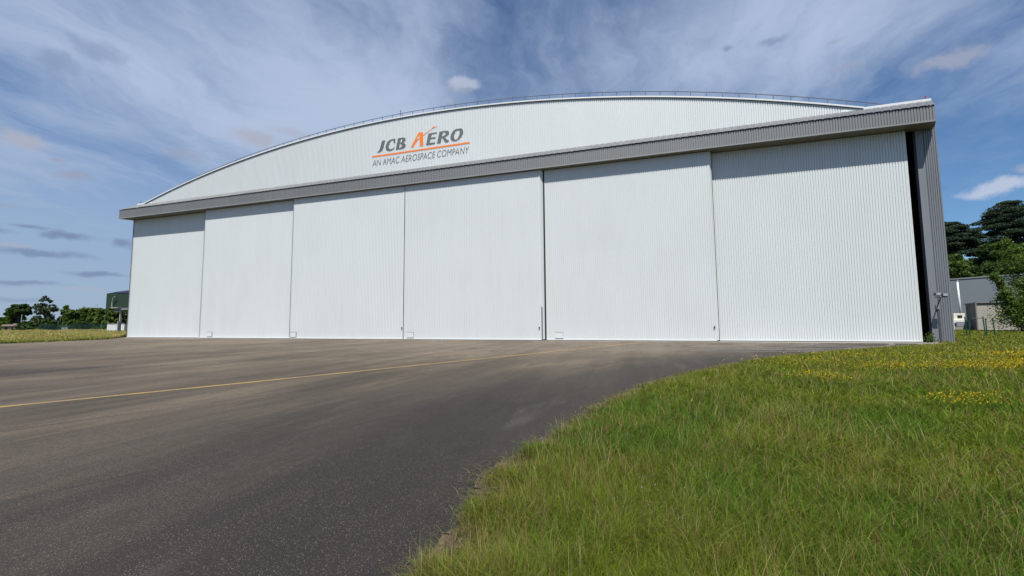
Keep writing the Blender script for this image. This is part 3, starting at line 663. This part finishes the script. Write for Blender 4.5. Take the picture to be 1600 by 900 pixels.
tree('tree', -148, 61.2, 4.3, 5.8, 'wide', G_M, 'low spreading green tree left of the umbrella shaped pine', G1)
tree('pine_tree', -144.6, 60.4, 6.7, 4.6, 'umbrella', G_D, 'dark umbrella shaped pine above the low trees on the far left', G1)
tree('tree', -146, 66, 5.0, 2.6, 'column', G_B, 'thin pale tree between the umbrella pine and the tallest left tree', G1)
tree('poplar_tree', -132.4, 59.8, 8.3, 5.2, 'column', G_B, 'tallest of the far left trees, broad and silvery green', G1, dens=.75, lumps=40)
tree('conifer_tree', -130.7, 62.4, 6.0, 3.3, 'cone', G_M, 'pointed green conifer right of the tallest far left tree', G1)
for i, (x, y, h, w_, g_, lb) in enumerate([(-124.4, 60.4, 4.9, 4.4, G_M, 'first rounded hedge tree right of the pointed conifer'), (-124.9, 63.2, 5.4, 4.2, G_M, 'second rounded hedge tree right of the pointed conifer'),
        (-119.3, 62.2, 5.2, 4.2, G_L, 'brighter rounded tree midway between conifer and green building'), (-114.4, 61.0, 4.8, 3.9, G_M, 'rounded tree just left of the green building'),
        (-110.0, 60.4, 5.2, 4.0, G_L, 'bright rounded tree below the corner of the green building'), (-109.3, 62.9, 4.9, 4.2, G_D, 'darker tree behind the steel canopy below the green building'), (-103, 62, 4.6, 4.4, G_M, 'rounded tree partly hidden by the left edge of the hangar')]):
    tree('hedge_tree', x, y, h, w_, 'wide', g_, lb, G1)
for x, y, h, w_, lb in [(-133.8, 58.2, 2.3, 4.2, 'dark shrub at the foot of the umbrella pine'), (-131.5, 56.5, 2.2, 4.4, 'dark shrub at the foot of the tallest left tree'), (-127, 57.4, 2.7, 4.0, 'dark shrub below the pointed conifer'),
                    (-150.5, 58.5, 2.3, 4.5, 'dark shrub left of the small tan house'), (-144.8, 60.2, 2.0, 2.5, 'small dark shrub behind the tan house'), (-117, 58.8, 2.2, 5.0, 'dark shrub behind the long green fence')]:
    tree('shrub', x, y, h, w_, 'wide', G_D, lb, 'shrubs along the far left field edge')['category'] = 'shrub'

# right: wood behind the grey hall
G2 = 'trees of the wood on the right'
W_ = [(70, 121.7, 14.5, 9, G_M, 'round', 'mid green tree directly beside the hangar corner, above the grey hall'), (74.5, 119, 13.5, 8.5, G_D, 'round', 'darker tree in the front row above the grey hall'),
      (80, 117.5, 14.5, 9.5, G_M, 'round', 'mid green tree in the front row right of the darker one'), (86, 116, 15.5, 10, G_D, 'round', 'dark tree in the front row behind the leafy sapling'),
      (73, 136, 18.5, 8, G_Y, 'round', 'yellowish green tree below the left flat cedar'), (79, 137, 18.0, 9, G_M, 'round', 'green tree in the second row under the cedars'), (84.5, 135.4, 20.0, 9, G_D, 'round', 'tall dark tree in the second row under the large cedar'),
      (88, 129.1, 18.8, 10, G_M, 'round', 'green tree in the second row right of the sapling top'), (92, 124, 20.5, 9, G_D, 'round', 'dark tree at the right border of the picture'), (97, 121, 22, 11, G_M, 'round', 'large tree beyond the right border'), (66, 123, 14, 8, G_M, 'round', 'tree mostly hidden behind the hangar corner'),
      (76.5, 142, 21, 10, G_D, 'round', 'darker tall tree in the gap beneath the two cedars'), (70, 131, 17, 9, G_M, 'round', 'green tree in the second row close to the hangar wall'),
      (90, 139, 21, 11, G_M, 'round', 'tall green tree directly beneath the large cedar')]
for x, y, h, w_, g_, s_, lb in W_: tree('broadleaf_tree', x, y, h, w_, s_, g_, lb, G2, leaf=.42)
def cedar(x, y, h, wdt, label, z0, seed):
    t = empty('cedar_tree', (x, y, 0), label, 'cedar', 'cedars above the wood'); r_ = np.random.default_rng(seed); mb = MB()
    limb(mb, (0, 0, 0), (0, 0, h*.95), .75, .2, 5, .01); pts = []
    nl = 9
    for i in range(nl):
        z = h*(z0+(1-z0)*(i/(nl-1))**.9); R_ = wdt/2*(1-.72*(i/(nl-1))**2.2)
        for j in range(15 if i < nl-1 else 5):
            a = r_.uniform(0, 2*np.pi); rr_ = R_*r_.uniform(.35, .95); c_ = Vector((math.cos(a)*rr_, math.sin(a)*rr_, z+r_.uniform(-1.1, .9)-.10*rr_+.3))
            limb(mb, (0, 0, z-1.6), c_, .22, .05, 2); L_ = r_.uniform(1.4, 2.8)*wdt/16; m_ = 560
            u = r_.normal(size=(m_, 3)); u /= np.linalg.norm(u, axis=1)[:, None]; u *= r_.uniform(.2, 1, (m_, 1))**.5
            u[:, 2] = u[:, 2]*.26-.10*(u[:, 0]**2+u[:, 1]**2); pts.append(np.array(c_)+u*np.array([L_, L_, L_]))
    mb.build('trunk', M_BARK, t, smooth=True); leaves(np.concatenate(pts), .36, (.042, .066, .044), .25, 'crown', t, flat=.4)
cedar(88, 153.5, 28.7, 15, 'smaller flat topped cedar beside the hangar corner', .72, 5); cedar(102.5, 154, 33.8, 18, 'large dark cedar with layered branches at the right border', .55, 6)

# leafy sapling in front of the beige building
def sapling(x, y, label):
    t = empty('leafy_tree', (x, y, 0), label, 'tree'); mb = MB(); pts = []
    stems = [((0, 0), (-1.0, 0, 9.9), 3.4), ((.3, .1), (.8, .3, 8.3), 2.2), ((-.3, .2), (-2.2, .2, 6.3), 2.0), ((.4, 0), (2.4, -.2, 7.2), 2.4), ((.1, -.2), (1.2, -.5, 5.2), 2.4), ((-.2, 0), (-1.8, -.3, 4.2), 2), ((.2, .2), (.2, .8, 9.0), 2.8), ((.1, .1), (1.9, .8, 8.8), 2.6), ((.6, 0), (3.8, .2, 6.0), 2.2)]
    for (bx, by), top, sp in stems:
        b = Vector((bx, by, 0)); tp = Vector(top); limb(mb, b, tp, .09, .015, 5, .012)
        for k in range(40):
            s_ = rng.uniform(.12, 1)**.85; o_ = b.lerp(tp, s_); L_ = sp*(1.08-s_*.85)*rng.uniform(.25, .62); a = rng.uniform(0, 2*np.pi)
            e_ = o_+Vector((math.cos(a)*L_, math.sin(a)*L_, rng.uniform(-.1, .9)*L_*.6)); mb.tube(o_, e_, .016, .005, n=5, cap=False)
            m_ = 64; s2_ = rng.uniform(.15, 1.1, (m_, 1)); pts.append(np.array(o_)+(np.array(e_)-np.array(o_))*s2_+rng.normal(0, .14+.05*L_, (m_, 3)))
    for _ in range(32):                                   # dense skirt
        a = rng.uniform(0, 2*np.pi); rr_ = rng.uniform(0, 2.3); c_ = np.array([math.cos(a)*rr_*1.1, math.sin(a)*rr_, rng.uniform(.3, 3.0)]); pts.append(c_+rng.normal(0, .42, (130, 3)))
    P_ = np.concatenate(pts); P_ = P_[P_[:, 2] > .05]
    mb.build('trunk', M_BARK, t, smooth=True); leaves(P_, .15, (.098, .150, .026), .28, 'crown', t)
sapling(39.3, 58.2, 'loose bright green young tree standing in front of the beige building')

# ---------------------------------------------------------------- left background
t = empty('green_building', (-180, 104, 0), 'dark green clad industrial building behind the hedge trees', 'building')
def wb(mb, o, name, m, parent): ob = mb.build(name, m, parent); return ob
bld = MB(); p0 = (-8.5, -4, 0); c0 = (0, -1.8, 0); q0 = (30, 6, 0)
def wall_(mb, a, b, za, zb2): mb.quad((a[0], a[1], 0), (b[0], b[1], 0), (b[0], b[1], zb2), (a[0], a[1], za))
aL = (-6.3, -4.2); aM = (-2.6, -3.0); aR = (26, 3); back = (20, 30); bl = (-12, 22)
m1 = MB(); wall_(m1, aL, aM, 12.6, 13.3); wall_(m1, aM, aR, 13.3, 15.2); wall_(m1, aR, back, 15.2, 15.2); wall_(m1, back, bl, 15.2, 12.6); wall_(m1, bl, aL, 12.6, 12.6); m1.build('wall', M_DGREEN, t)
m1 = MB().poly([(aL[0], aL[1]-.1, 12.65), (aM[0], aM[1]-.1, 13.35), (aR[0], aR[1], 16.4), (back[0], back[1], 16.4), (bl[0], bl[1], 13)]); m1.poly([(aM[0], aM[1]-.15, 12.9), (aR[0], aR[1]-.15, 13.4), (aR[0], aR[1]-.15, 16.4), (aM[0], aM[1]-.15, 13.36)]); m1.build('roof', M_PURP, t)
m1 = MB()
pa_ = [(-3.4, -3.9, 7), (-3.6, -3.9, 9.2), (-3.2, -3.9, 10.8), (-2.4, -3.9, 11.6)]
for a, b in zip(pa_, pa_[1:]): m1.tube(a, b, .16)
m1.build('vent_pipe', M_METAL, t)
m1 = MB()
for dx_ in (0, .9, 1.5): m1.tube((1.0+dx_, -1, 14), (1.0+dx_, -1, 17.2-dx_*.5), .13)
m1.build('antenna_rack', M_METAL, t)
m1 = MB().box(-13, -6.2, -3, 8, 0, 7.2); m1.build('annex', M_DGREEN, t)

t = empty('steel_canopy', (-68.3, 38.3, 0), 'grey steel post and double beam canopy beside the left end of the hangar', 'canopy', rz=R(-3))
MB().box(-.09, .09, -.09, .09, 0, 3.55).build('post', M_METAL, t); MB().box(-.10, .12, -.28, -.1, 0, 2.0).build('post_casing', M_GREYB, t)
MB().box(-1.35, .25, -.15, .15, 3.55, 3.78).build('beam', M_GREYB, t)
m1 = MB(); [m1.box(-1.3+.5*k, -.95+.5*k, -.17, .13, 3.30, 3.42) for k in range(3)]; m1.box(-1.4, .25, -.5, 3.0, 3.80, 3.90); m1.build('roof', M_METAL, t)
MB().box(.25, 8.5, -.06, .06, 3.58, 3.70).build('side_beam', M_METAL, t)
for k in range(4): MB().tube((-.75+k*.62, -.6, .02), (-1.0+k*.62, -.4, .32), .03, n=6).build('ground_brace', M_SLOT, t)
t = empty('white_container', (-77.6, 43.5, 0), 'white ribbed container behind the steel canopy post', 'container', rz=R(25))
o = sheet('wall', M_TRIM, t, (-1.1, -.9), (1.3, -.9), .1, 1.62, .25, .03); MB().box(-1.1, 1.3, -.88, 1.5, .1, 1.6).build('body', M_TRIM, t)
MB().box(-1.13, 1.33, -.96, 1.5, 1.6, 1.68).build('lid', M_GREYF, t)

t = empty('tan_house', (-142.0, 58.2, 0), 'small tan walled house in the far left field', 'house', rz=R(60))
def house(t, w_, d_, h_, rh, mw):
    m1 = MB().box(-w_/2, w_/2, -d_/2, d_/2, 0, h_); m1.build('wall', mw, t)
    m1 = MB(); e_ = .2
    m1.quad((-w_/2-e_, -d_/2-e_, h_-.05), (w_/2+e_, -d_/2-e_, h_-.05), (w_/2+e_, 0, h_+rh), (-w_/2-e_, 0, h_+rh)); m1.quad((w_/2+e_, d_/2+e_, h_-.05), (-w_/2-e_, d_/2+e_, h_-.05), (-w_/2-e_, 0, h_+rh), (w_/2+e_, 0, h_+rh))
    m1.poly([(-w_/2, -d_/2, h_), (-w_/2, d_/2, h_), (-w_/2, 0, h_+rh-.05)]); m1.poly([(w_/2, -d_/2, h_), (w_/2, 0, h_+rh-.05), (w_/2, d_/2, h_)]); m1.build('roof', M_TILE, t)
    for wx in (-w_/4, w_/4): MB().box(wx-.22, wx+.22, -d_/2-.03, -d_/2+.02, h_*.4, h_*.8).build('window', M_DARK, t)
house(t, 2.2, 2.2, 1.35, .35, M_TAN)
t = empty('pale_house', (-139.0, 58.6, 0), 'small pale pink house right of the tan house', 'house', rz=R(60)); house(t, 1.9, 2.0, 1.5, .4, M_PINK)
t = empty('white_cabinet', (-118.3, 56.8, 0), 'white utility cabinet at the foot of the green fence', 'cabinet', rz=R(60))
MB().box(-.7, .7, -.4, .4, .25, 1.1).build('body', M_TRIM, t, bevel=.02); MB().box(-.75, .75, -.45, .45, 1.1, 1.16).build('lid', M_GREYF, t); MB().box(-.65, .65, -.35, .35, 0, .25).build('plinth', M_CONC, t); MB().box(-1.6, -.85, -.3, .3, 0, .5).build('side_box', M_GREYF, t)
# long fence
t = empty('wire_fence', (-100.8, 54.4, 0), 'long dark green wire fence in front of the far left trees', 'fence')
m1 = MB(); m2 = MB()
for k in range(12):
    x = -22+k*2.2; MB().box(x-.03, x+.03, -.03, .03, 0, 1.7).build('post', M_GPOST, t)
for k in range(180): x = -22+k*.145; m2.box(x-.012, x+.012, -.01, .01, .05, 1.6)
for z in (.3, .8, 1.3, 1.6): m2.box(-22, 4, -.012, .012, z-.012, z+.012)
m2.build('mesh_panel', M_FENCE, t)
t = empty('low_wall', (-100, 53, 0), 'low pale concrete kerb wall behind the straw meadow', 'wall'); MB().box(-15, 14, -.1, .1, 0, .36).build('coping', M_CONC, t)
def lamp(x, y, h, arm, label):
    t = empty('street_lamp', (x, y, 0), label, 'street lamp', 'street lamps behind the left trees'); m1 = MB().tube((0, 0, 0), (0, 0, h-.5), .09, .05)
    pp = [(0, 0, h-.5), (arm*.15, 0, h-.15), (arm*.5, 0, h), (arm*.8, 0, h+.02)]
    for a, b in zip(pp, pp[1:]): m1.tube(a, b, .05)
    m1.build('pole', M_METAL, t); MB().box(min(arm*.6, arm*1.15), max(arm*.6, arm*1.15), -.13, .13, h-.05, h+.08).build('lamp_head', M_GREYB, t)
lamp(-137.5, 72.4, 6.6, -1.3, 'grey street lamp above the rounded hedge trees'); lamp(-171.6, 84.2, 6.3, -1.2, 'small distant street lamp right of the pointed conifer')
t = empty('utility_pole', (-139.7, 58.9, 0), 'pale wooden pole in front of the umbrella pine', 'pole'); MB().tube((0, 0, 0), (0, 0, 4.0), .10, .07).build('shaft', M_METAL, t)
MB().tube((-.25, 0, 3.8), (.25, 0, 3.8), .03).build('crossbar', M_SLOT, t)
t = empty('fence_mast', (-86.9, 46.6, 0), 'thin grey green mast in front of the rounded trees left of the steel canopy', 'mast'); MB().tube((0, 0, 0), (0, 0, 3.8), .05, .035).build('shaft', M_FENCE, t); MB().tube((0, 0, 3.8), (0, 0, 3.9), .07).build('cap', M_SLOT, t)
t = empty('concrete_block', (-83.2, 44.3, 0), 'pale broken concrete block lying in the meadow grass', 'block')
m1 = MB().box(-.5, .1, -.3, .3, 0, .42); m1.build('slab', M_OFFW, t, bevel=.05); MB().box(.2, .75, -.25, .25, 0, .3).build('rubble', M_CONC, t, bevel=.06)

# ---------------------------------------------------------------- right background
t = empty('grey_hall', (53, 96, 0), 'long dark grey hall with a curved roof edge behind the hangar', 'hall')
m1 = MB(); m2 = MB(); n = 30
for i in range(n):
    f0, f1 = i/n, (i+1)/n; X0 = -4+f0*34; X1 = -4+f1*34; Y0 = 2-X0*.60; Y1 = 2-X1*.60
    z0 = 8.35+.55*math.sin(f0*2.6); z1 = 8.35+.55*math.sin(f1*2.6)
    m1.quad((X0, Y0, 0), (X1, Y1, 0), (X1, Y1, z1), (X0, Y0, z0)); m2.quad((X0, Y0-.12, z0-.1), (X1, Y1-.12, z1-.1), (X1, Y1-.12, z1+.1), (X0, Y0-.12, z0+.1))
    m2.quad((X0, Y0-.12, z0+.1), (X1, Y1-.12, z1+.1), (X1+8, Y1+14, z1+.5), (X0+8, Y0+14, z0+.5))
m1.quad((-4, 4.4, 0), (4, 18.4, 0), (4, 18.4, 8.5), (-4, 4.4, 8.35))
m1.build('wall', M_HALL, t); m2.build('roof', M_GREYF, t)
t = empty('beige_building', (39.2, 64.7, 0), 'low beige rendered building with a dark side wall, behind the young tree', 'building')
m1 = MB().quad((0, 0, 0), (11, -4.2, 0), (11, -4.2, 3.35), (0, 0, 3.35)); m1.quad((11, -4.2, 0), (15, 5, 0), (15, 5, 3.35), (11, -4.2, 3.35)); m1.build('wall', M_BEIGE, t)
m1 = MB().quad((3.3, 7.4, 0), (0, 0, 0), (0, 0, 3.35), (3.3, 7.4, 3.35)); m1.build('side_wall', M_BEIGED, t)
m1 = MB(); m1.poly([(-.1, -.12, 3.42), (11.05, -4.35, 3.42), (15.1, 5, 3.42), (3.3, 7.6, 3.42)]); m1.quad((-.1, -.12, 3.3), (11.05, -4.35, 3.3), (11.05, -4.35, 3.42), (-.1, -.12, 3.42)); m1.quad((3.2, 7.6, 3.3), (-.1, -.12, 3.3), (-.1, -.12, 3.42), (3.2, 7.6, 3.42)); m1.build('roof_edge', M_GREYF, t)
MB().tube((-.12, -.05, 0), (-.12, -.05, 3.3), .08).build('downpipe', M_GREYF, t)
t = empty('flue_pipe', (44.3, 76.2, 0), 'tall pale metal flue pipe against the grey hall', 'flue'); MB().tube((.05, 0, 0), (-.05, 0, 6.8), .11, n=12).build('pipe', mat('bright_pipe', (.65, .66, .66), .35, .2), t, True); MB().tube((-.05, 0, 6.8), (-.05, 0, 7.0), .14, n=12).build('cowl', M_GREYB, t)
t = empty('plant_unit', (39.5, 68.4, 0), 'off white plant unit with a grey panel beside the hangar corner', 'machine', rz=R(-8))
MB().box(-1.1, 1.0, 0, 1.2, .35, 1.28).build('housing', M_OFFW, t, bevel=.03); MB().box(-.35, .75, .25, 1.1, 1.28, 2.1).build('top_box', M_OFFW, t, bevel=.03)
MB().box(.0, .45, .21, .27, 1.5, 1.85).build('vent', M_DARK, t); MB().box(-.3, .85, -.18, 0, .40, 1.02).build('panel', M_GREYB, t); MB().box(-1.2, 1.1, -.2, 1.3, 0, .35).build('plinth', M_CONC, t)
MB().box(-.6, -.35, -.12, 0, .45, .85).build('junction_box', M_DARK, t)
t = empty('grey_cabinet', (38.0, 67.6, 0), 'small off white cabinet left of the plant unit, half behind the hangar corner', 'cabinet', rz=R(-22)); MB().box(0, .5, 0, .5, 0, 1.3).build('body', M_OFFW, t, bevel=.02); MB().box(.05, .45, -.02, 0, .6, 1.1).build('door', M_GREYB, t)
GP = 'green fence posts right of the hangar'
def gpost(x, y, h, tilt, label, brace=None):
    t = empty('fence_post', (x, y, 0), label, 'fence post', GP); tilt *= .35; MB().tube((0, 0, -.05), (tilt, 0, h), .04, .04).build('shaft', M_GPOST, t)
    MB().tube((tilt, 0, h), (tilt, 0, h+.04), .055).build('cap', M_GPOST, t)
    if brace: MB().tube((tilt, 0, h-.08), (tilt+brace, .1, h-.1), .025).build('brace', M_GPOST, t)
gpost(26.5, 45.1, 1.6, -.10, 'green post nearest the hangar corner'); gpost(27.0, 45.6, 1.4, 0, 'green post just right of the nearest one to the hangar')
gpost(27.9, 45.4, 1.6, -.15, 'green braced post right of the pair', -.75); gpost(28.2, 45.7, 1.45, -.05, 'green post leaning against the braced one'); gpost(28.65, 45.6, 1.5, -.12, 'rightmost thin green post before the young tree')
t = empty('leafy_weed', (17.75, 33.3, 0), 'small green weed growing in the dark door gap', 'weed'); pts = rng.normal(0, 1, (220, 3))*np.array([.14, .12, .18])+np.array([0, 0, .28]); pts = pts[pts[:, 2] > 0]
leaves(pts, .09, (.08, .12, .03), .2, 'leaves', t)
